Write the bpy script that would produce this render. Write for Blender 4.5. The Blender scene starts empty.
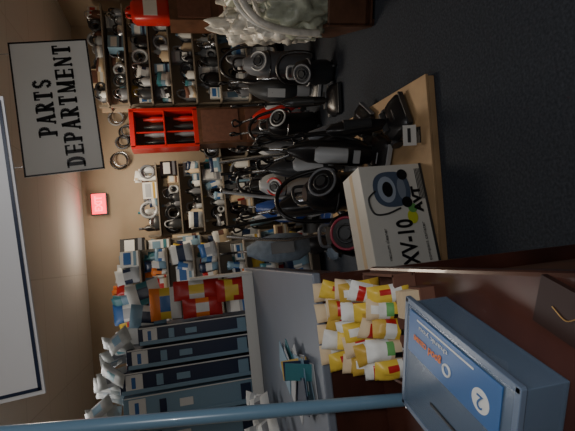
import bpy, math, random
from mathutils import Matrix, Vector, noise
R=math.radians
rnd=random.Random(7)
COL=bpy.context.scene.collection

# ---------------------------------------------------------------- materials
_m={}
def mat(name,col,rough=.5,metal=0.,var=.0,scale=20.,emit=0.,alpha=1.,bump=0.,trans=0.,coat=0.):
    if name in _m: return _m[name]
    m=bpy.data.materials.new(name); m.use_nodes=True
    nt=m.node_tree; b=nt.nodes['Principled BSDF']
    c=(col[0],col[1],col[2],1)
    b.inputs['Base Color'].default_value=c
    b.inputs['Roughness'].default_value=rough
    b.inputs['Metallic'].default_value=metal
    b.inputs['Transmission Weight'].default_value=trans
    b.inputs['Coat Weight'].default_value=coat
    b.inputs['Alpha'].default_value=alpha
    if emit:
        b.inputs['Emission Color'].default_value=c; b.inputs['Emission Strength'].default_value=emit
    if var or bump:
        tc=nt.nodes.new('ShaderNodeTexCoord'); nz=nt.nodes.new('ShaderNodeTexNoise')
        nz.inputs['Scale'].default_value=scale; nz.inputs['Detail'].default_value=5
        nt.links.new(tc.outputs['Object'],nz.inputs['Vector'])
        if var:
            rp=nt.nodes.new('ShaderNodeValToRGB')
            rp.color_ramp.elements[0].position=.3; rp.color_ramp.elements[1].position=.7
            rp.color_ramp.elements[0].color=tuple(max(0,x*(1-var)) for x in col)+(1,)
            rp.color_ramp.elements[1].color=tuple(min(1,x*(1+var)) for x in col)+(1,)
            nt.links.new(nz.outputs['Fac'],rp.inputs['Fac']); nt.links.new(rp.outputs['Color'],b.inputs['Base Color'])
        if bump:
            bp=nt.nodes.new('ShaderNodeBump'); bp.inputs['Strength'].default_value=bump; bp.inputs['Distance'].default_value=.01
            nt.links.new(nz.outputs['Fac'],bp.inputs['Height']); nt.links.new(bp.outputs['Normal'],b.inputs['Normal'])
    _m[name]=m; return m
BLK=mat('black_plastic',(.009,.009,.011),.3)
DGR=mat('dark_grey_plastic',(.03,.033,.037),.35)
GRY=mat('grey_plastic',(.15,.16,.18),.35)
SIL=mat('silver_metal',(.6,.62,.65),.25,1.)
LGR=mat('light_grey',(.38,.40,.42),.4)
WHT=mat('white_card',(.66,.67,.65),.55)
PLB=mat('plastic_bag_white',(.60,.58,.52),.35,var=.28,scale=14,bump=.6)
PLG=mat('plastic_bag_greenish',(.40,.43,.34),.35,var=.25,scale=14,bump=.6)
RED=mat('red_paint',(.45,.018,.018),.35)
ORG=mat('orange_print',(.75,.2,.03),.5)
YEL=mat('yellow_print',(.66,.47,.06),.4)
GLD2=mat('mustard_print',(.48,.31,.05),.45)
NAV=mat('navy_print',(.010,.022,.06),.35)
BLU=mat('blue_print',(.03,.12,.34),.4)
LBL=mat('light_blue_print',(.18,.30,.40),.4)
TEL=mat('teal_print',(.05,.2,.24),.4)
GRN=mat('green_print',(.12,.35,.1),.5)
BRN=mat('brown_card',(.14,.06,.04),.7,var=.15)
TAN=mat('plywood_tan',(.38,.25,.13),.6,var=.15,scale=6)
PNK=mat('pink_plastic',(.35,.04,.08),.35)
SKY=mat('steel_blue_paint',(.12,.22,.32),.3,coat=.3)
GTB=mat('grey_laminate',(.145,.17,.215),.5,var=.05,scale=3)
MAH=mat('mahogany',(.055,.019,.013),.28,var=.4,scale=5,coat=.3)
CRM=mat('cream_paper',(.6,.48,.32),.7)
CLR=mat('clear_blue_plastic',(.13,.19,.28),.2,alpha=.6)
BINB=mat('bin_blue_grey',(.11,.155,.23),.35)
FAB=mat('bag_cloth_bluegrey',(.09,.12,.16),.8,var=.2,bump=.4)
WOOD=mat('dark_wood',(.10,.045,.025),.45,var=.3,scale=8)
SHF=mat('shelf_metal',(.22,.19,.15),.5)

# ---------------------------------------------------------------- mesh builder
class B:
    def __init__(s): s.v=[];s.f=[];s.mi=[];s.sm=[];s.mats=[]
    def idx(s,m):
        if m not in s.mats: s.mats.append(m)
        return s.mats.index(m)
    def add(s,vs,fs,m,smooth=False,mx=None):
        o=len(s.v)
        for p in vs:
            p=Vector(p)
            if mx is not None: p=mx@p
            s.v.append(p)
        ml=m if isinstance(m,list) else [m]*len(fs)
        for f,q in zip(fs,ml):
            s.f.append([i+o for i in f]); s.mi.append(s.idx(q)); s.sm.append(smooth)
    def box(s,c,d,m,rz=0,rx=0,ry=0,mx=None,taper=1.):
        x,y,z=d[0]/2,d[1]/2,d[2]/2; t=taper
        vs=[(-x,-y,-z),(x,-y,-z),(x,y,-z),(-x,y,-z),(-x*t,-y*t,z),(x*t,-y*t,z),(x*t,y*t,z),(-x*t,y*t,z)]
        fs=[(0,3,2,1),(4,5,6,7),(0,1,5,4),(1,2,6,5),(2,3,7,6),(3,0,4,7)]
        M=Matrix.Translation(c)@Matrix.Rotation(rz,4,'Z')@Matrix.Rotation(rx,4,'X')@Matrix.Rotation(ry,4,'Y')
        if mx is not None: M=mx@M
        s.add(vs,fs,m,False,M)
    def loft(s,secs,m,n=20,mx=None,cap=True):
        vs=[];fs=[]
        for (cx,cy,cz,rx,ry,p) in secs:
            for i in range(n):
                t=2*math.pi*i/n; c,si=math.cos(t),math.sin(t)
                vs.append((cx+rx*math.copysign(abs(c)**(2/p),c),cy+ry*math.copysign(abs(si)**(2/p),si),cz))
        k=len(secs)
        for j in range(k-1):
            for i in range(n):
                a=j*n+i;b=j*n+(i+1)%n
                fs.append((a,b,b+n,a+n))
        s.add(vs,fs,m,True,mx)
        if cap:
            s.add(vs[:n],[tuple(range(n))[::-1]],m,False,mx); s.add(vs[-n:],[tuple(range(n))],m,False,mx)
    def cyl(s,p0,p1,r0,m,r1=None,n=16,mx=None):
        p0=Vector(p0);p1=Vector(p1);d=p1-p0
        M=Matrix.Translation(p0)@d.to_track_quat('Z','Y').to_matrix().to_4x4()
        if mx is not None: M=mx@M
        r1=r0 if r1 is None else r1
        s.loft([(0,0,0,r0,r0,2),(0,0,d.length,r1,r1,2)],m,n,M)
    def tube(s,pts,r,m,n=8,sub=6,mx=None,closed=False):
        P=[Vector(p) for p in pts]; out=[]
        if closed: P=[P[-1]]+P+[P[0],P[1]]
        else: P=[P[0]*2-P[1]]+P+[P[-1]*2-P[-2]]
        for i in range(1,len(P)-2):
            a,b,c,d=P[i-1:i+3]
            for k in range(sub):
                t=k/sub
                out.append(.5*((2*b)+(c-a)*t+(2*a-5*b+4*c-d)*t*t+(3*b-3*c+d-a)*t**3))
        out.append(P[-2])
        vs=[];fs=[];up=Vector((.13,.31,.94))
        for i,p in enumerate(out):
            d=(out[min(i+1,len(out)-1)]-out[max(i-1,0)]).normalized()
            x=d.cross(up)
            if x.length<.05: x=d.cross(Vector((1,0,0)))
            x.normalize(); y=d.cross(x)
            for k in range(n):
                t=2*math.pi*k/n; vs.append(p+(x*math.cos(t)+y*math.sin(t))*r)
        for j in range(len(out)-1):
            for k in range(n):
                a=j*n+k;b=j*n+(k+1)%n; fs.append((a,a+n,b+n,b))
        s.add(vs,fs,m,True,mx)
    def ring(s,c,Rr,r,m,axis='Y',mx=None):
        pts=[]
        for i in range(12):
            t=2*math.pi*i/12
            a,b=Rr*math.cos(t),Rr*math.sin(t)
            pts.append((c[0]+a,c[1],c[2]+b) if axis=='Y' else (c[0]+a,c[1]+b,c[2]) if axis=='Z' else (c[0],c[1]+a,c[2]+b))
        s.tube(pts,r,m,closed=True,sub=3,mx=mx)
    def blob(s,c,r,m,amp=.25,fr=3.,seed=0,n=18,k=24,mx=None):
        vs=[];fs=[]
        for j in range(n+1):
            ph=math.pi*j/n
            for i in range(k):
                t=2*math.pi*i/k
                d=Vector((math.sin(ph)*math.cos(t),math.sin(ph)*math.sin(t),math.cos(ph)))
                q=1+amp*noise.noise(d*fr+Vector((seed*3.1,seed*1.7,seed)))+amp*.5*abs(noise.noise(d*fr*3+Vector((seed,5,2))))
                vs.append((c[0]+d.x*r[0]*q,c[1]+d.y*r[1]*q,c[2]+d.z*r[2]*q))
        for j in range(n):
            for i in range(k):
                a=j*k+i;b=j*k+(i+1)%k; fs.append((a,a+k,b+k,b))
        s.add(vs,fs,m,True,mx)
    def pillow(s,c,w,h,d,bands,rz=0,rx=0,label=None,seed=0,ry=0,spots=()):
        nx,nz=8,12; vs=[];fs=[];ms=[]
        for side in (-1,1):
            for j in range(nz+1):
                for i in range(nx+1):
                    u=i/nx*2-1; v=j/nz*2-1
                    bul=(max(0,1-abs(u)**3)*max(0,1-abs(v)**4))**.6
                    bul*=1+.25*noise.noise(Vector((u*2,v*2,seed*2.3+side)))
                    pin=1-.06*math.cos(v*1.5)
                    vs.append((u*w/2*pin,side*d/2*bul,v*h/2))
        o=(nx+1)*(nz+1)
        for sd in (0,1):
            for j in range(nz):
                bm=bands[min(len(bands)-1,int(j/nz*len(bands)))]
                for i in range(nx):
                    a=sd*o+j*(nx+1)+i
                    f=(a,a+1,a+nx+2,a+nx+1)
                    fs.append(f if sd==0 else f[::-1])
                    q=bm
                    if label and sd==0 and 2<=i<=5 and 4<=j<=7: q=label
                    for (i0,i1,j0,j1,mm) in spots:
                        if i0<=i<=i1 and j0<=j<=j1: q=mm
                    ms.append(q)
        M=Matrix.Translation(c)@Matrix.Rotation(rz,4,'Z')@Matrix.Rotation(rx,4,'X')@Matrix.Rotation(ry,4,'Y')
        s.add(vs,fs,ms,True,M)
    def carton(s,c,w,h,d,m,face,rz=0,band=None):
        s.box(c,(w,d,h),m,rz)
        M=Matrix.Translation(c)@Matrix.Rotation(rz,4,'Z')
        s.box((0,-d/2-.001,h*.12),(w*.8,.003,h*.4),face,mx=M)
        if band: s.box((0,-d/2-.001,-h*.3),(w*.98,.003,h*.16),band,mx=M)
    def done(s,name,parent=None,bevel=0,loc=(0,0,0),rot=(0,0,0)):
        me=bpy.data.meshes.new(name); me.from_pydata(s.v,[],s.f)
        for m in s.mats: me.materials.append(m)
        me.polygons.foreach_set('material_index',s.mi); me.polygons.foreach_set('use_smooth',s.sm); me.update()
        o=bpy.data.objects.new(name,me); COL.objects.link(o); o.location=loc; o.rotation_euler=rot
        if bevel:
            b=o.modifiers.new('bevel','BEVEL'); b.width=bevel; b.segments=2; b.limit_method='ANGLE'
        if parent: o.parent=parent
        return o
def empty(name,loc,rot=(0,0,0)):
    e=bpy.data.objects.new(name,None); e.empty_display_size=.1; e.location=loc; e.rotation_euler=rot; COL.objects.link(e); return e
def text(body,parent,name,loc,h,m,rot=(R(90),0,0),width=None,bold=.0,align='CENTER',ext=.001,sp=1.):
    c=bpy.data.curves.new(name,'FONT'); c.body=body; c.size=h; c.offset=bold; c.extrude=ext; c.align_x=align; c.align_y='CENTER'; c.space_character=sp
    c.materials.append(m)
    o=bpy.data.objects.new(name,c); COL.objects.link(o); o.parent=parent; o.location=loc; o.rotation_euler=rot
    if width:
        bpy.context.view_layer.update(); o.scale=(width/max(o.dimensions.x,1e-4),1,1)
    return o

# serif slab lettering drawn stroke by stroke
def slab_letters(b,word,x0,x1,zc,hh,m,yy=-.009):
    n=len(word); widths={'M':1.25}
    tot=sum(widths.get(c,1) for c in word); gap=.20; unit=(x1-x0)/(tot+gap*(n-1)); x=x0; t=.025; s=.014; dep=.003
    def bar(xa,za,xb,zb,th):
        dx,dz=xb-xa,zb-za; L=math.hypot(dx,dz); a=math.atan2(dz,dx)
        M=Matrix.Translation(((xa+xb)/2,yy,(za+zb)/2))@Matrix.Rotation(-a,4,'Y'); b.box((0,0,0),(L,dep,th),m,mx=M)
    def serif(xc,zc_,w): b.box((xc,yy,zc_),(w,dep,s*.8),m)
    def bowl(xl,za,zb,xr,th,tm):
        k=10; cz=(za+zb)/2; rz=(zb-za)/2; xm=xl+(xr-xl)*.35
        P=[(xl,zb),(xm,zb)]+[(xm+(xr-xm)*math.sin(math.pi*i/k),cz+rz*math.cos(math.pi*i/k)) for i in range(1,k)]+[(xm,za),(xl,za)]
        for i in range(len(P)-1):
            (xa,z1),(xb,z2)=P[i],P[i+1]; horiz=abs(xb-xa)>abs(z2-z1)
            bar(xa,z1,xb,z2,tm if horiz else th)
    for c in word:
        w=unit*widths.get(c,1); l=x+.006; r=x+w-.006; bt=zc-hh/2; tp=zc+hh/2; md=zc; ls=l+t*.6
        if c in 'PRDE':
            b.box((ls,yy,zc),(t,dep,hh),m); serif(l+.008,bt+s/2,t+.012); serif(l+.008,tp-s/2,t+.012)
        if c=='P': bowl(ls,md-.008,tp-s/2,r-t*.3,t*.9,s)
        if c=='R': bowl(ls,md,tp-s/2,r-t*.35,t*.9,s); bar(ls+.014,md,r-.006,bt+.004,t*.9); serif(r-.002,bt+s/2,.022)
        if c=='D': bowl(ls,bt+s/2,tp-s/2,r-t*.3,t*.9,s)
        if c=='E':
            for z in (bt+s/2,md,tp-s/2): b.box(((ls+r)/2,yy,z),(r-ls,dep,s),m)
            b.box((r-.003,yy,bt+.016),(.009,dep,.032),m); b.box((r-.003,yy,tp-.016),(.009,dep,.032),m)
        if c=='A':
            cx=(l+r)/2; bar(l+.006,bt,cx,tp,s); bar(r-.008,bt,cx,tp,t); b.box((cx,yy,zc-hh*.17),((r-l)*.55,dep,s*.8),m); serif(l+.005,bt+s/2,.024); serif(r-.006,bt+s/2,.032)
        if c=='T':
            cx=(l+r)/2; b.box((cx,yy,zc),(t,dep,hh),m); b.box((cx,yy,tp-s/2),(r-l,dep,s),m); serif(cx,bt+s/2,t+.018); b.box((l+.003,yy,tp-.018),(.009,dep,.036),m); b.box((r-.003,yy,tp-.018),(.009,dep,.036),m)
        if c=='M':
            cx=(l+r)/2; b.box((l+.008,yy,zc),(s*.8,dep,hh),m); b.box((r-.012,yy,zc),(t,dep,hh),m); bar(l+.010,tp-.004,cx,bt+.004,t*.8); bar(cx,bt+.004,r-.012,tp-.004,s*.8); serif(l+.008,bt+s/2,.024); serif(r-.012,bt+s/2,.034)
        if c=='N':
            b.box((l+.007,yy,zc),(s*.8,dep,hh),m); b.box((r-.007,yy,zc),(s*.8,dep,hh),m); bar(l+.008,tp-.006,r-.008,bt+.006,t*.9); serif(l+.006,bt+s/2,.022); serif(r-.007,tp-s/2,.022)
        if c=='S':
            cx=(l+r)/2; rx=(r-l)/2-t*.35; P=[]
            for i in range(9): a=R(15+i*31); P.append((cx+rx*math.cos(a),tp-hh*.28+hh*.22*math.sin(a)))
            for i in range(9): a=R(90-i*33); P.append((cx+rx*math.cos(a),bt+hh*.28+hh*.22*math.sin(a)))
            for i in range(len(P)-1): bar(P[i][0],P[i][1],P[i+1][0],P[i+1][1],t*.8)
        x+=w+unit*gap

# ---------------------------------------------------------------- room
WX0,WX1,WY0,WY1,H=-2.8,3.7,-1.6,6.7,3.0
def carpet():
    m=bpy.data.materials.new('carpet_navy_charcoal'); m.use_nodes=True; nt=m.node_tree; b=nt.nodes['Principled BSDF']
    b.inputs['Roughness'].default_value=.95
    tc=nt.nodes.new('ShaderNodeTexCoord'); n1=nt.nodes.new('ShaderNodeTexNoise'); n1.inputs['Scale'].default_value=70; n1.inputs['Detail'].default_value=6
    r=nt.nodes.new('ShaderNodeValToRGB'); r.color_ramp.elements[0].position=.35; r.color_ramp.elements[1].position=.7
    r.color_ramp.elements[0].color=(.014,.018,.026,1); r.color_ramp.elements[1].color=(.034,.042,.056,1)
    nt.links.new(tc.outputs['Object'],n1.inputs['Vector']); nt.links.new(n1.outputs['Fac'],r.inputs['Fac']); nt.links.new(r.outputs['Color'],b.inputs['Base Color'])
    bp=nt.nodes.new('ShaderNodeBump'); bp.inputs['Strength'].default_value=.4; bp.inputs['Distance'].default_value=.005
    nt.links.new(n1.outputs['Fac'],bp.inputs['Height']); nt.links.new(bp.outputs['Normal'],b.inputs['Normal'])
    return m
def ceilmat():
    m=bpy.data.materials.new('ceiling_tiles'); m.use_nodes=True; nt=m.node_tree; b=nt.nodes['Principled BSDF']
    b.inputs['Roughness'].default_value=.9
    tc=nt.nodes.new('ShaderNodeTexCoord'); br=nt.nodes.new('ShaderNodeTexBrick'); br.offset=0
    br.inputs['Scale'].default_value=1; br.inputs['Brick Width'].default_value=1.2; br.inputs['Row Height'].default_value=.6; br.inputs['Mortar Size'].default_value=.006
    br.inputs['Color1'].default_value=(.76,.72,.66,1); br.inputs['Color2'].default_value=(.74,.70,.64,1); br.inputs['Mortar'].default_value=(.65,.61,.55,1)
    nt.links.new(tc.outputs['Object'],br.inputs['Vector']); nt.links.new(br.outputs['Color'],b.inputs['Base Color']); return m
WALL=mat('wall_beige',(.44,.35,.25),.8,var=.08,scale=2)
def room():
    cx,cy=(WX0+WX1)/2,(WY0+WY1)/2; sx,sy=WX1-WX0,WY1-WY0; t=.1
    b=B(); b.box((cx,cy,-t/2),(sx+.2,sy+.2,t),carpet()); b.done('floor')
    b=B(); b.box((cx,cy,H+t/2),(sx+.2,sy+.2,t),ceilmat()); b.done('ceiling')
    b=B(); b.box((cx,WY1+t/2,H/2),(sx+.2,t,H),WALL); b.done('wall_back')
    b=B(); b.box((cx,WY0-t/2,H/2),(sx+.2,t,H),WALL); b.done('wall_front')
    b=B(); b.box((WX0-t/2,cy,H/2),(t,sy,H),WALL); b.done('wall_left')
    b=B(); b.box((WX1+t/2,cy,H/2),(t,sy,H),WALL); b.done('wall_right')
    b=B(); b.box((cx,WY1-.01,.06),(sx,.02,.12),WOOD); b.done('baseboard_back')
    b=B(); b.box((WX1-.01,cy,.06),(.02,sy,.12),WOOD); b.done('baseboard_right')
room()

# ---------------------------------------------------------------- signs
e=empty('parts_department_sign',(1.18,3.2,2.365),(0,R(-3.6),0))
w,h,fw=.95,.51,.010
b=B(); b.box((0,0,0),(w,.012,h),mat('sign_white',(.84,.85,.82),.45,var=.04,scale=2)); b.done('panel',e)
b=B()
for sx,sz,x,z in ((w,fw,0,h/2-fw/2),(w,fw,0,-h/2+fw/2),(fw,h,w/2-fw/2,0),(fw,h,-w/2+fw/2,0)): b.box((x,-.006,z),(sx,.008,sz),BLK)
b.done('frame',e)
b=B()
for s in (-1,1): b.cyl((s*w*.42,0,h/2-.01),(s*w*.42,0,.62-s*.025),.003,SIL,n=6)
b.done('hanging_wires',e)
b=B(); slab_letters(b,'PARTS',-.21,.20,.075,.120,BLK); slab_letters(b,'DEPARTMENT',-.44,.44,-.078,.120,BLK); b.done('lettering',e)

e=empty('blue_bordered_sign',(.14,2.0,2.515),(0,R(-4.5),0))
b=B(); b.box((0,0,0),(1.25,.014,.6),mat('sign_white2',(.82,.83,.85),.45)); b.done('panel',e)
b=B()
for sx,sz,x,z in ((1.216,.013,0,.283),(1.216,.013,0,-.283),(.013,.568,.602,0),(.013,.568,-.602,0)): b.box((x,-.009,z),(sx,.004,sz),NAV)
b.done('border',e)
b=B()
for s in (-1,1): b.cyl((s*.5,0,.29),(s*.5,0,.47-s*.039),.003,SIL,n=6)
b.done('hanging_wires',e)
e=empty('exit_sign',(.98,6.62,2.76))
b=B(); b.box((0,.02,0),(.32,.08,.22),DGR); b.done('housing',e,bevel=.006)
b=B(); b.box((0,-.025,0),(.29,.01,.19),mat('exit_red_glow',(1.,.02,.05),.5,emit=3.5)); b.done('lit_face',e)
text('EXIT',e,'lettering',(0,-.032,0),.14,mat('exit_letter',(1,.12,.16),.5,emit=4),width=.22,bold=.003)

# ---------------------------------------------------------------- mahogany counter + display table
e=empty('mahogany_counter',(0,0,0))
b=B(); b.box((-.86,.89,.93),(1.56,1.08,.04),MAH); b.done('counter_top',e,bevel=.01)
b=B(); b.box((-.88,.89,.455),(1.48,1.02,.91),MAH)
for y in (.6,1.1): b.box((-.137,y,.46),(.012,.4,.7),WOOD)
b.done('cabinet_body',e)
e=empty('grey_display_table',(0,0,0))
b=B(); b.box((-.66,2.43,1.135),(1.16,1.96,.03),GTB); b.done('table_top',e,bevel=.006)
b=B(); b.box((-.66,1.47,.56),(1.14,.03,1.12),MAH); b.box((-.80,3.38,.56),(.86,.03,1.12),MAH)
b.box((-1.0,2.43,.56),(.4,1.86,1.12),GRY); b.box((-.095,2.43,1.08),(.02,1.92,.08),MAH)
b.done('apron_and_base',e)

# ---------------------------------------------------------------- rack of tall bag cartons
e=empty('vacuum_bag_display_rack',(0,0,0))
b=B()
b.box((-.70,3.13,1.165),(1.2,.34,.03),WHT); b.box((-.70,2.965,1.195),(1.2,.012,.06),WHT)
b.box((-.11,3.1,1.36),(.014,.3,.42),WHT); b.box((-1.29,3.1,1.6),(.02,.3,.9),WHT); b.box((-.85,3.28,1.6),(.9,.012,.86),WHT)
b.done('rack_frame',e,bevel=.004)
b=B()
cols=[(-.435,.12,.74,NAV),(-.57,.13,.82,NAV),(-.715,.14,.87,NAV),(-.88,.17,.86,LBL),(-1.08,.2,.92,LBL)]
for i,(x,w,h,m) in enumerate(cols):
    b.box((x,3.1,1.18+h/2),(w-.012,.22,h),m)
    b.box((x,2.986,1.18+h*.90),(w*.75,.006,h*.12),WHT)
    b.box((x,2.984,1.18+h*.905),(w*.5,.006,h*.03),BLU)
    b.box((x-w*.5+.016,2.985,1.18+h*.5),(.026,.008,h*.98),LBL)
    b.box((x+w*.5-.010,2.985,1.18+h*.5),(.008,.008,h*.98),WHT)
    b.box((x,2.986,1.18+h*.72),(w*.5,.006,h*.05),LBL if m==NAV else NAV)
    b.box((x,2.986,1.18+h*.55),(w*.3,.006,h*.10),LBL if m==NAV else WHT)
    b.box((x,2.986,1.18+h*.1),(w*.6,.006,h*.08),LBL if m==NAV else NAV)
b.done('tall_bag_cartons',e,bevel=.003)
b=B()
for i in range(5):
    b.pillow((-.21,3.0+.05*i,1.29+.005*i),.15,.22,.04,[RED,RED,YEL,RED],label=WHT if i%2 else YEL,seed=i)
for i in range(3):
    b.pillow((-.30,3.02+.05*i,1.50),.13,.26,.04,[RED,ORG,RED],label=WHT,seed=i+9)
    b.pillow((-.18,3.04+.05*i,1.53),.13,.3,.04,[RED,WHT,RED],label=YEL,seed=i+19,rz=R(12))
b.pillow((-.25,3.06,1.74),.22,.20,.05,[WHT,YEL,ORG],label=BLU,seed=3)
b.pillow((-.33,3.12,1.86),.16,.24,.05,[LBL,WHT,LBL],label=NAV,seed=4,ry=R(10)); b.pillow((-.17,3.14,1.88),.16,.22,.05,[WHT,TEL,WHT],label=NAV,seed=5,ry=R(-12))
b.done('red_packs',e)
b=B()
TPK=mat('wrapped_paper_grey',(.36,.38,.37),.5,var=.15)
for i in range(26):
    b.pillow((-.44-.034*i,3.0+.045*(i%6),2.02+.06*rnd.random()+.010*i),.11,.19,.04,[TPK,LGR,TPK],rx=R(rnd.uniform(-45,15)),rz=R(rnd.uniform(-40,40)),ry=R(rnd.uniform(-30,30)),label=[LBL,WHT,TEL,GRY][i%4],seed=i)
b.done('top_packs',e)

# ---------------------------------------------------------------- yellow packs in tray
e=empty('tray_of_yellow_bag_packs',(.008,0,0))
b=B(); b.box((-.25,1.22,.955),(.30,.22,.008),BRN)
for d in ((-.25,1.115,.30,.008),(-.25,1.328,.30,.008)): b.box((d[0],d[1],.985),(d[2],d[3],.06),BRN)
for x in (-.398,-.102): b.box((x,1.22,.985),(.008,.22,.06),BRN)
b.done('tray',e)
b=B()
for r_ in range(5):
    for k in range(5):
        st=(k+r_)%4
        bands=[[YEL,WHT,YEL,YEL],[WHT,CRM,WHT,WHT],[GLD2,YEL,WHT,GLD2],[WHT,YEL,WHT,CRM]][st]
        spots=[[(1,3,2,4,BLK),(5,6,6,8,RED)],[(1,6,8,9,RED),(2,4,1,3,BRN)],[(2,6,5,6,GRN),(3,5,8,10,WHT),(1,2,1,4,BLK)],[(1,4,6,9,GLD2),(5,6,1,3,BRN)]][(k*2+r_)%4]
        b.pillow((-.354+k*.052+rnd.uniform(-.008,.008),1.135+r_*.042,1.035+r_*.018+rnd.uniform(-.015,.012)),.062,.125,.046,
           bands,rz=R(rnd.uniform(-25,25)),rx=R(rnd.uniform(-12,6)),ry=R(rnd.uniform(-16,16)),spots=spots,seed=k+r_*5)
b.done('packs',e)
b=B()
for k in range(4): b.pillow((-.34+.065*k,1.35,1.115),.06,.13,.028,[WHT,RED,WHT,CRM],rz=R(rnd.uniform(-20,20)),seed=k)
b.done('red_packs',e)
e=empty('box_of_cream_envelopes',(-.165,1.05,.95))
b=B(); b.box((0,0,.02),(.08,.06,.04),BRN)
for i in range(5): b.box((0,-.02+.01*i,.05),(.07,.003,.07),CRM,rx=R(-6+3*i))
b.done('envelopes',e)

# ---------------------------------------------------------------- blue pole
e=empty('steel_blue_pole',(-.445,1.16,.95))
b=B(); b.cyl((0,0,.01),(.20,0,2.04),.018,SKY,n=24); b.cyl((0,0,0),(0,0,.012),.035,SKY,n=24)
b.cyl((0.001,0,.012),(.004,0,.05),.024,SIL,n=24)
b.done('pole_shaft',e)

# ---------------------------------------------------------------- donation box
yaw=math.atan2(.33,.115)
e=empty('donation_box',(-.205,.80,.95),(0,0,yaw))
b=B(); L,W,Hh=.35,.27,.10
b.box((0,0.003,Hh/2),(L,.006,Hh),CLR); b.box((0,W,Hh/2),(L,.006,Hh),CLR)
b.box((-L/2,W/2,Hh/2),(.006,W,Hh),CLR); b.box((L/2,W/2,Hh/2),(.006,W,Hh),CLR); b.box((0,W/2,.004),(L,W,.006),CLR)
b.done('clear_walls',e,bevel=.002)
b=B()
for y in (-.005,W+.005): b.box((0,y,Hh),(L+.02,.014,.012),BINB)
for x in (-L/2-.005,L/2+.005): b.box((x,W/2,Hh),(.014,W+.02,.012),BINB)
b.box((0,W/2,Hh+.003),(L,W,.004),CLR); b.box((0,W*.72,Hh+.006),(.12,.008,.003),BLK)
b.done('lid',e,bevel=.003)
b=B(); LB=mat('label_blue',(.012,.10,.30),.4)
M=Matrix.Translation((.005,.062,Hh+.0075))
b.box((0,0,0),(.31,.105,.002),LB,mx=M); b.ring((.0,.014,.002),.012,.0025,WHT,'Z',mx=M)
b.box((.02,-.04,.0015),(.2,.004,.001),WHT,mx=M)
b.cyl((-.105,.01,.001),(-.105,.01,.002),.024,WHT,n=28,mx=M)
b.done('label',e)
text('good cause',e,'label_lettering',(.08,.07,Hh+.010),.026,ORG,rot=(0,0,0),width=.11,bold=.0004,ext=.0004)
text('thank you',e,'label_small_lettering',(.06,.037,Hh+.010),.016,WHT,rot=(0,0,0),width=.11,ext=.0004)
text('2',e,'label_numeral',(-.10,.072,Hh+.011),.04,LB,rot=(0,0,0),ext=.0004)
b=B()
for i in range(8): b.box((rnd.uniform(-.09,.09),.13+rnd.uniform(-.06,.06),.012+.009*i),(.12,.065,.002),[CRM,WHT,GRN,BLK][i%4],rz=rnd.uniform(0,3),rx=R(rnd.uniform(-5,5)))
b.done('banknotes_and_slips',e)

# leather folio with gold script on the counter
e=empty('leather_folio',(-.17,.565,.95),(0,0,R(66)))
b=B(); LEA=mat('dark_leather',(.022,.008,.006),.55); GLD=mat('gold_foil',(.4,.25,.09),.4,.6)
b.box((0,0,.006),(.22,.09,.012),LEA)
b.tube([(-.02,.0,.0135),(-.005,.014,.0135),(.0,-.008,.0135),(.015,.012,.0135),(.022,-.008,.0135),(.045,.008,.0135),(.075,-.002,.0135)],.0012,GLD,n=6)
b.done('cover',e,bevel=.003)

# stuff on grey table
e=empty('stack_of_brochures',(0,0,0)); b=B()
for i in range(14):
    b.box((-.52+rnd.uniform(-.04,.06),1.72+rnd.uniform(-.10,.12),1.154+.004*i),(.13,.19,.003),[LGR,LBL,TEL,LGR,NAV,GRY][i%6],rz=R(rnd.uniform(-40,40)))
for i in range(3): b.box((-.44,1.60+.03*i,1.20),(.07,.004,.10),[TEL,NAV,GLD2][i],rx=R(-20),rz=R(-20+20*i))
b.done('sheets',e)
e=empty('pile_of_wrapped_parts',(0,0,0)); b=B()
for i in range(18):
    b.pillow((-.90+rnd.uniform(-.1,.12),1.56+.08*i%1.1,1.23+.03*(i%3)),.14,.12,.05,[WHT,LGR,WHT],rz=R(rnd.uniform(-60,60)),rx=R(rnd.uniform(-50,-10)),label=[NAV,GRY,None][i%3],seed=i)
b.done('packs',e)

# ---------------------------------------------------------------- platform and carton
e=empty('wooden_display_platform',(0,0,0))
PH=.06; P=PH
b=B(); M=Matrix.Translation((.38,2.37,0))@Matrix.Rotation(R(-6),4,'Z')
b.box((0,.975,PH-.01),(1.24,1.95,.02),TAN,mx=M); b.box((0,.012,.02),(1.22,.02,.04),TAN,mx=M); b.box((0,1.93,.02),(1.22,.02,.04),TAN,mx=M)
b.box((.60,.975,.02),(.02,1.88,.04),TAN,mx=M); b.box((-.60,.975,.02),(.02,1.88,.04),TAN,mx=M)
b.done('platform_boards',e,bevel=.004)

e=empty('vacuum_cleaner_carton',(.15,2.45,PH),(0,0,R(8)))
cw,ch,cd=.67,.43,.30
b=B(); b.box((0,cd/2,ch/2),(cw,cd,ch),mat('carton_white',(.62,.62,.58),.5,var=.06,scale=3)); b.done('carton',e,bevel=.004)
b=B(); y=-.002
b.box((-.0,cd/2,ch+.0005),(cw*.98,.05,.001),CRM); b.box((0,y,.010),(cw,.003,.016),DGR)
def disc(cx,cz,rx,rz,m,yy,k=28,p=2.):
    vs=[]
    for i in range(k):
        t=2*math.pi*i/k; c,s=math.cos(t),math.sin(t)
        vs.append((cx+rx*math.copysign(abs(c)**(2/p),c),yy,cz+rz*math.copysign(abs(s)**(2/p),s)))
    b.add(vs,[tuple(range(k))],m)
disc(.175,.235,.115,.125,mat('art_blue',(.07,.10,.16),.4),-.0035,p=2.6)
disc(.175,.27,.085,.06,mat('art_light',(.33,.39,.48),.4),-.0045); disc(.175,.265,.05,.035,BLK,-.0055)
disc(.175,.17,.07,.028,mat('art_mid',(.2,.24,.3),.4),-.005)
disc(.085,.15,.035,.035,BLK,-.006); disc(.265,.15,.035,.035,BLK,-.006)
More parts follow.
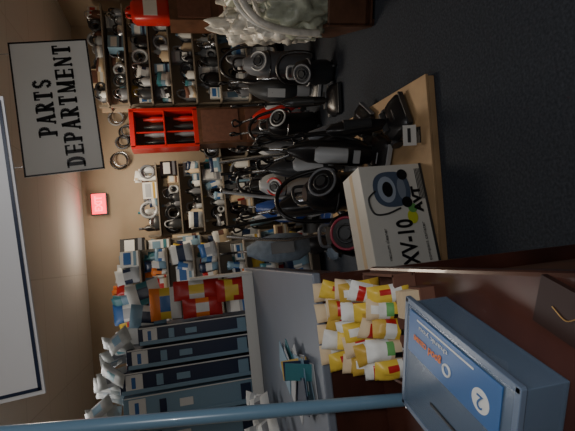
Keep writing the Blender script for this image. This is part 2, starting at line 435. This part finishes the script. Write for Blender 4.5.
b.tube([(.17,-.004,.35),(.12,-.004,.40),(.03,-.004,.38),(.02,-.004,.30),(.05,-.004,.20)],.006,DGR)
disc(-.01,.13,.045,.035,mat('art_yg',(.55,.6,.05),.4),-.004); disc(.045,.12,.03,.03,GRN,-.0045)
for i in range(4): b.box((.20,-.003,.055-.010*i),(.20,.002,.004),DGR)
b.done('printed_artwork',e)
text('XV-10',e,'carton_title',(-.165,-.004,.19),.15,BLK,width=.29,bold=.004)
text('AVT',e,'carton_mark',(.10,-.004,.075),.075,BLK,width=.17,bold=.004)
text('compact canister',e,'carton_small_print',(-.17,-.004,.07),.03,DGR,width=.24)
text('vacuum cleaner',e,'carton_small_print_top',(-.17,-.004,.33),.03,DGR,width=.2)

# ---------------------------------------------------------------- vacuum cleaners
def upright(name,loc,rz,h=1.05,body=BLK,acc=GRY,kind='hard',lean=12):
    e=empty(name,loc,(0,0,rz))
    s=h/1.05
    b=B()
    b.loft([(0,-.02,.012,.15*s,.12*s,4),(0,-.02,.05,.155*s,.125*s,4),(0,.0,.085,.13*s,.10*s,3.5),(0,.03,.11,.07*s,.05*s,3)],body)
    b.box((0,-.145*s,.035),(.27*s,.014,.035),acc)
    for x in (-1,1):
        b.cyl((x*.12*s,.09*s,.04),(x*.155*s,.09*s,.04),.04,DGR)
        b.cyl((x*.10*s,-.1*s,.02),(x*.12*s,-.1*s,.02),.02,DGR)
    b.box((0,-.06*s,.09),(.09*s,.03,.012),acc)
    b.done('floor_head',e,bevel=.003)
    M=Matrix.Translation((0,.03,.09))@Matrix.Rotation(R(-lean),4,'X')
    b=B()
    b.cyl((-.08*s,0,.02),(.08*s,0,.02),.03,DGR,mx=M)
    if kind=='hard':
        b.loft([(0,0,.0,.06*s,.05*s,3),(0,0,.10*s,.10*s,.075*s,3),(0,0,.22*s,.10*s,.08*s,3),(0,0,.5*s,.085*s,.07*s,3),(0,0,.6*s,.05*s,.045*s,2.5),(0,0,.66*s,.02*s,.02*s,2)],body,mx=M)
        b.loft([(0,-.07*s,.2*s,.06*s,.05*s,2),(0,-.07*s,.42*s,.065*s,.055*s,2),(0,-.07*s,.45*s,.045*s,.04*s,2)],acc,mx=M)
        b.box((0,-.085*s,.13*s),(.10*s,.02,.05*s),acc,mx=M)
    elif kind=='bag':
        b.loft([(0,0,.0,.06*s,.05*s,3),(0,0,.10*s,.09*s,.075*s,3),(0,0,.16*s,.08*s,.07*s,3)],acc,mx=M)
        b.loft([(0,-.03,.16*s,.06*s,.05*s,2.4),(0,-.05,.26*s,.12*s,.09*s,2.4),(0,-.05,.45*s,.13*s,.10*s,2.4),(0,-.03,.6*s,.10*s,.07*s,2.4),(0,-.01,.72*s,.04*s,.03*s,2.4)],body,mx=M)
        b.box((0,-.15*s,.4*s),(.10*s,.004,.2*s),acc,mx=M)
    else:
        b.loft([(0,0,.0,.03*s,.03*s,3),(0,0,.12*s,.045*s,.04*s,3),(0,0,.3*s,.055*s,.05*s,3),(0,0,.42*s,.04*s,.04*s,3),(0,0,.46*s,.015*s,.015*s,2)],body,mx=M)
        b.loft([(0,-.04*s,.14*s,.035*s,.03*s,2),(0,-.045*s,.34*s,.04*s,.035*s,2)],acc,mx=M)
    b.done('body',e)
    b=B(); z1=.9*s
    b.cyl((0,.01,.4*s),(0,.01,z1-.08*s),.013,SIL if kind!='stick' else BLK,n=12,mx=M)
    b.tube([(0,.01,z1-.1*s),(0,.0,z1-.04*s),(0,-.045,z1),(0,-.03,z1+.05*s),(0,.03,z1+.05*s),(0,.035,z1-.02*s),(0,.01,z1-.09*s)],.013,BLK,mx=M)
    b.cyl((-.03,.02,.62*s),(.03,.02,.62*s),.01,BLK,mx=M)
    b.ring((0,.03,.66*s),.04,.01,BLK,axis='X',mx=M)
    if kind=='hard': b.tube([(.09*s,.02,.12*s),(.13*s,.03,.3*s),(.12*s,.02,.5*s),(.04*s,.04,.6*s),(-.06*s,.05,.5*s),(-.09*s,.05,.2*s)],.016,DGR,mx=M)
    b.done('handle_and_hose',e)
    return e
upright('stick_vacuum',(.82,2.66,P),R(20),1.0,BLK,DGR,'stick',8)
upright('upright_vacuum_cleaner',(.66,2.98,P),R(-35),1.02,BLK,LGR,'hard',14)
upright('upright_vacuum_cleaner',(.97,3.2,P),R(50),.95,BLK,GRY,'hard',20)
upright('upright_vacuum_cleaner',(.76,3.55,P),R(5),1.08,DGR,LGR,'hard')
upright('upright_vacuum_cleaner',(.46,3.62,P),R(25),1.05,BLK,SIL,'hard')
upright('bagged_upright_vacuum',(.06,4.50,0),R(0),1.28,FAB,BLK,'bag')
VB=mat('vac_blue',(.015,.05,.22),.35)
for (x,y,bd,ac,kd) in [(.42,4.55,VB,LGR,'bag'),(1.10,4.58,GRY,BLK,'hard'),(1.76,4.5,DGR,LGR,'bag'),
                     (.55,5.05,GRY,BLK,'bag'),(.87,5.05,BLK,LBL,'hard'),(1.2,5.05,LGR,BLK,'hard'),(1.55,5.05,BLK,GRY,'hard'),(1.88,5.1,RED,LGR,'hard'),(2.2,5.1,BLK,SIL,'hard'),
                     (1.45,3.95,BLK,DGR,'stick'),(.62,5.55,LBL,LGR,'bag'),(1.0,5.55,BLK,SIL,'hard'),(1.4,5.52,DGR,SIL,'hard')]:
    upright('upright_vacuum_cleaner',(x,y,0),R(rnd.uniform(-60,60)),rnd.uniform(.9,1.22),bd,ac,kd,rnd.uniform(6,20))

def canister(name,loc,rz,r=.15,hh=.45,col=BLK,acc=GRY,face=DGR,hose=True):
    e=empty(name,loc,(0,0,rz)); b=B()
    b.loft([(0,0,.03,r*.8,r*.8,2),(0,0,.08,r,r,2),(0,0,hh*.6,r*.98,r*.98,2),(0,0,hh*.62,r*1.05,r*1.05,2),(0,0,hh*.68,r*1.05,r*1.05,2),(0,0,hh*.9,r*.8,r*.8,2),(0,0,hh,r*.45,r*.45,2)],col,n=28)
    b.ring((0,0,hh*.65),r*1.05,.008,acc,'Z')
    b.tube([(-r*.5,0,hh*.95),(-r*.4,0,hh*1.12),(r*.4,0,hh*1.12),(r*.5,0,hh*.95)],.012,acc)
    for a in range(4):
        t=a*math.pi/2+.7; x,y=math.cos(t)*r*.9,math.sin(t)*r*.9
        b.cyl((x-.01,y,.028),(x+.01,y,.028),.028,DGR)
    b.done('drum',e)
    b=B(); M=Matrix.Translation((0,-r*.75,hh*.78))@Matrix.Rotation(R(-40),4,'X')
    b.cyl((0,.03,0),(0,-.05,0),r*.82,col,r1=r*.7,n=28,mx=M); b.ring((0,-.05,0),r*.7,.010,face,mx=M); b.ring((0,-.055,0),r*.4,.008,DGR,mx=M); b.cyl((0,-.05,0),(0,-.075,0),r*.25,DGR,mx=M)
    b.done('motor_cap',e)
    if hose:
        b=B(); b.tube([(r*.9,0,hh*.5),(r*1.5,.0,hh*.6),(r*1.4,.1,hh*1.1),(r*.3,.15,hh*1.3),(-r*.9,.15,hh*1.1),(-r*1.1,.15,.12)],.018,BLK)
        b.done('hose',e)
    return e
canister('canister_vacuum',(.09,3.02,P),R(0),.16,.50,BLK,GRY,PNK,False)
canister('canister_vacuum',(.42,3.12,P),R(25),.15,.62,BLK,DGR,GRY,True)
canister('wet_dry_vacuum',(.76,4.62,0),R(-20),.13,.75,LGR,BLK,RED,True)
canister('wet_dry_vacuum',(1.43,4.62,0),R(15),.13,.6,BLK,SIL,LGR,True)
canister('backpack_vacuum',(1.75,3.98,0),R(-30),.12,.42,DGR,LGR,GRY,True)
canister('shop_vacuum',(2.12,4.60,0),R(-10),.14,.8,GRY,BLK,LGR,True)
# wands standing on the rear of the platform
e=empty('bundle_of_vacuum_wands',(.0,4.0,PH)); b=B()
for i in range(5):
    x=.16+.2*i; b.tube([(x,0,.02),(x+rnd.uniform(-.04,.04),.02,.6),(x+rnd.uniform(-.10,.10),.04,1.15)],.016,[SIL,BLK,LGR,BLK,SIL][i])
    b.loft([(x,-.02,.0,.09,.04,3),(x,-.02,.03,.09,.04,3),(x,0,.06,.03,.03,2)],BLK,n=12)
b.done('wands',e)

# price card on stand
e=empty('price_card',(.66,2.47,P),(0,0,R(-10))); b=B()
b.box((0,0,.003),(.10,.05,.006),BLK); b.box((0,0,.065),(.13,.003,.085),WHT,rx=R(-12)); b.box((0,-.003,.07),(.09,.002,.02),DGR,rx=R(-12)); b.cyl((0,0,.005),(0,0.005,.05),.004,SIL,n=8)
b.done('card',e)

# ---------------------------------------------------------------- shelving with stock
PALS=[[WHT,BLU,LBL],[WHT,LBL,TEL],[LBL,WHT,NAV],[LGR,WHT,GRY],[LGR,NAV,WHT],[WHT,LGR,GLD2],[CRM,BRN,WHT],[CRM,WHT,BRN],[BLK,WHT,GRY],[WHT,RED,CRM]]
COOL=[[WHT,BLU,LBL],[WHT,LBL,TEL],[LBL,WHT,NAV],[LGR,WHT,BLU],[LGR,NAV,WHT],[WHT,RED,YEL],[WHT,NAV,ORG],[CRM,WHT,RED]]
def gondola(name,x0,x1,y0,y1,shelves,top,kinds,dens=.13,back=SHF,hm=.34,pals=PALS):
    e=empty(name,(0,0,0)); b=B(); w=x1-x0; cx=(x0+x1)/2; cy=(y0+y1)/2
    b.box((cx,y1-.01,top/2),(w,.02,top),back)
    for x in (x0+.015,x1-.015): b.box((x,cy,top/2),(.03,.05,top),SHF); b.box((x,cy,.05),(.03,y1-y0,.1),SHF)
    for z in shelves: b.box((cx,cy,z),(w,y1-y0,.018),SHF)
    b.done('shelf_frame',e)
    b=B(); zs=list(shelves)+[top+.15]
    for si,z in enumerate(shelves):
        hmax=zs[si+1]-z-.04
        for row in (1,0):
            x=x0+.06
            while x<x1-.08:
                ww=rnd.uniform(.5,1.6)*dens; hh=rnd.uniform(.35,1.)*min(hmax,hm); k=rnd.choice(kinds); y=y0+.05+row*.12+rnd.uniform(-.03,.03)
                pal=rnd.choice(pals); zz=z+.010
                if row: hh=min(hmax,hh*1.3)
                xx=min(x+ww/2,x1-.08)
                if k=='pack':
                    for q in range(2): b.pillow((xx,y+.05*q,zz+hh/2),ww*.95,hh,.05,pal,rz=R(rnd.uniform(-22,22)),ry=R(rnd.uniform(-14,14)),label=rnd.choice(pal),seed=rnd.random()*9)
                elif k=='carton': b.carton((xx,y+.06,zz+hh/2),ww*.93,hh,.12,pal[0],pal[1],band=pal[2],rz=R(rnd.uniform(-20,20)))
                elif k=='bottle':
                    b.loft([(xx,y+.04,zz,ww*.32,.04,2.4),(xx,y+.04,zz+hh*.6,ww*.32,.04,2.4),(xx,y+.04,zz+hh*.75,ww*.12,.018,2),(xx,y+.04,zz+hh*.85,ww*.12,.018,2)],pal[0],n=12)
                    b.cyl((xx,y+.04,zz+hh*.85),(xx,y+.04,zz+hh),.018,pal[2],n=10)
                elif k=='part':
                    c=rnd.choice([BLK,DGR,SIL,GRY,BLK,LGR,BRN])
                    b.loft([(xx,y+.05,zz,ww*.4,.06,3),(xx,y+.05,zz+hh*.4,ww*.45,.07,3),(xx,y+.05,zz+hh*.7,ww*.25,.05,2),(xx,y+.05,zz+hh*.75,ww*.1,.03,2)],c,n=12)
                    b.tube([(xx-ww*.3,y+.03,zz+hh*.3),(xx-ww*.2,y-.02,zz+hh*.8),(xx+ww*.2,y-.01,zz+hh*.85),(xx+ww*.35,y+.02,zz+hh*.3)],.011,rnd.choice([BLK,SIL,DGR,LGR]),sub=4)
                elif k=='hose':
                    b.ring((xx,y+.03,zz+hh*.45),hh*.38,.018,rnd.choice([BLK,GRY,DGR,LGR]),'Y'); b.ring((xx+.01,y+.07,zz+hh*.42),hh*.32,.018,rnd.choice([BLK,GRY,SIL]),'Y')
                x+=ww*rnd.uniform(.6,1.0)
    b.done('stock',e)
    return e
gondola('stocked_parts_shelf',2.16,3.5,5.75,6.15,[.15,.55,.95,1.28,1.60,1.86,2.16,2.42],2.55,['part','part','bottle','part','carton','hose','pack'],.17,back=WALL)
gondola('stocked_package_gondola',-1.3,.36,5.85,6.25,[.2,.6,1.0,1.4,1.8,2.1],2.4,['pack','pack','carton'],.17)
gondola('stocked_package_gondola',-.85,.20,4.85,5.2,[.2,.6,.95,1.25,1.52,1.80,2.08],2.28,['pack','pack','carton','pack'],.15,pals=COOL,hm=.30)
gondola('stocked_supply_shelf',.42,1.45,6.2,6.6,[.2,.6,1.0,1.32,1.62,1.92],2.1,['part','bottle','carton','pack','hose'],.16,back=WALL)
gondola('stocked_parts_shelf',1.5,1.99,6.28,6.62,[.2,.6,1.0],1.2,['part','hose'],.16,back=WOOD)

# red display cabinet on stand
e=empty('red_display_cabinet',(1.82,5.95,1.30))
b=B(); w,h,d=.50,.88,.26
b.box((-w/2,0,h/2),(.045,d,h),RED); b.box((w/2,0,h/2),(.045,d,h),RED); b.box((0,0,.03),(w,d,.06),RED); b.box((0,0,h-.03),(w,d,.06),RED); b.box((0,d/2,h/2),(w,.02,h),WOOD)
b.box((0,-.0,h*.5),(w,d,.02),RED); b.box((-.05,-.1,h*.5),(.02,.02,h*.9),RED)
b.done('cabinet_frame',e,bevel=.004)
b=B()
for z in (.06,h*.5+.01):
    for i in range(4):
        x=-.16+.105*i; c=[BLK,GRY,DGR,RED][i%4]
        b.loft([(x,0,z,.035,.05,2),(x,0,z+.15,.04,.05,2),(x,0,z+.2,.02,.02,2),(x,0,z+.26,.02,.02,2)],c,n=12)
b.done('displayed_parts',e)
b=B(); b.box((0,0,-.65),(.5,.28,1.30),WOOD); b.box((0,-.145,-.3),(.44,.01,.5),BRN); b.box((0,-.145,-.95),(.44,.01,.6),BRN); b.done('stand',e)
e=empty('red_jerry_can',(3.12,5.3,1.55)); b=B()
b.loft([(0,0,0,.13,.1,5),(0,0,.02,.14,.11,5),(0,0,.4,.14,.11,5),(0,0,.45,.10,.08,4),(0,0,.46,.03,.03,2),(0,0,.52,.03,.03,2)],RED); b.tube([(-.08,0,.44),(-.06,0,.50),(.04,0,.50),(.08,0,.44)],.014,RED); b.box((0,-.112,.22),(.2,.004,.16),WHT)
b.done('can_body',e)
b=B(); b.box((0,0,-.775),(.36,.32,1.55),WOOD); b.box((0,-.165,-.3),(.30,.01,.4),BRN); b.box((0,-.165,-.9),(.30,.01,.6),BRN); b.done('stand_cabinet',e)

# belts and hoses hung on the back wall
e=empty('hanging_belts_and_hoses',(0,6.64,0)); b=B()
for i in range(9):
    x=1.62+.22*i+rnd.uniform(-.05,.05); z=2.45-.06*(i%3); rr=rnd.uniform(.06,.12)
    b.cyl((x,-.06,z+rr),(x,.06,z+rr),.006,SIL,n=8); b.ring((x,0,z),rr,.014,[BLK,GRY,DGR,LGR,BLK][i%5],'Y'); b.ring((x+.02,-.03,z-.03),rr*.9,.010,[SIL,BLK,GRY][i%3],'Y')
b.done('coils',e)

# ---------------------------------------------------------------- crate of plastic bags (right)
e=empty('crate_of_plastic_bags',(2.28,3.25,0),(0,0,R(-23)))
b=B()
b.box((0,0,.06),(.9,.95,.05),WOOD)
for x in (-.44,.44): b.box((x,0,.2),(.03,.95,.36),WOOD)
for y in (-.46,.46): b.box((0,y,.2),(.9,.03,.36),WOOD)
for x in (-.42,.42):
    for y in (-.44,.44): b.box((x,y,.02),(.05,.05,.04),WOOD)
b.done('crate',e,bevel=.005)
b=B()
for i in range(18):
    x=-.32+.21*(i%4)+rnd.uniform(-.04,.04); y=-.32+.19*(i//4)
    b.blob((x,y,.44+.14*(i%3)+rnd.uniform(0,.24)),(rnd.uniform(.12,.18),rnd.uniform(.10,.16),rnd.uniform(.2,.30)),PLB if i%5 else PLG,amp=.6,fr=2.8,seed=i,n=26,k=34)
for i in range(20):
    y=-.42+i*.042; z=rnd.uniform(.70,1.05)
    b.tube([(-.05,y,z+.06),(-.25,y+rnd.uniform(-.06,.06),z+.08),(-.42,y+rnd.uniform(-.08,.08),z-.05),(-.49,y+rnd.uniform(-.08,.08),z-.28),(-.50,y+rnd.uniform(-.08,.08),.30+rnd.uniform(0,.2))],rnd.uniform(.010,.030),[PLB,WHT,PLG][i%3],n=8)
b.done('bags',e)

# ---------------------------------------------------------------- lights
def area(name,loc,rot,e,size,col):
    l=bpy.data.lights.new(name,'AREA'); l.energy=e; l.size=size[0]; l.shape='RECTANGLE'; l.size_y=size[1]; l.color=col
    o=bpy.data.objects.new(name,l); o.location=loc; o.rotation_euler=rot; COL.objects.link(o)
area('ceiling_light_near',(.9,.7,2.93),(0,0,0),12,(.6,1.2),(.95,.96,1))
area('ceiling_light_back',(1.3,5.2,2.93),(0,0,0),50,(.6,1.2),(1,.85,.66))
area('ceiling_light_mid',(-1.0,3.6,2.93),(0,0,0),22,(.6,1.2),(1,.96,.92))
area('added_ceiling_fill',(.6,6.1,2.45),(R(180),0,0),4,(.5,.15),(1,.85,.7))  # added upward fill to brighten the dim back ceiling, no fixture modelled
l=bpy.data.lights.new('camera_flash','POINT'); l.energy=21; l.shadow_soft_size=.03; l.color=(1,.98,.96)
o=bpy.data.objects.new('camera_flash',l); o.location=(.05,-.05,1.62); COL.objects.link(o)
w=bpy.data.worlds.new('world'); bpy.context.scene.world=w; w.use_nodes=True
w.node_tree.nodes['Background'].inputs[0].default_value=(.5,.5,.5,1); w.node_tree.nodes['Background'].inputs[1].default_value=.05

# ---------------------------------------------------------------- camera
cam=bpy.data.cameras.new('camera'); o=bpy.data.objects.new('camera',cam); COL.objects.link(o)
cam.lens=36*434/575; cam.clip_start=.02
M=Matrix.Rotation(R(-5),3,'Z')@Matrix.Rotation(R(90-13),3,'X')@Matrix.Rotation(R(-95),3,'Z')
o.matrix_world=Matrix.Translation((0,0,1.55))@M.to_4x4()
bpy.context.scene.camera=o
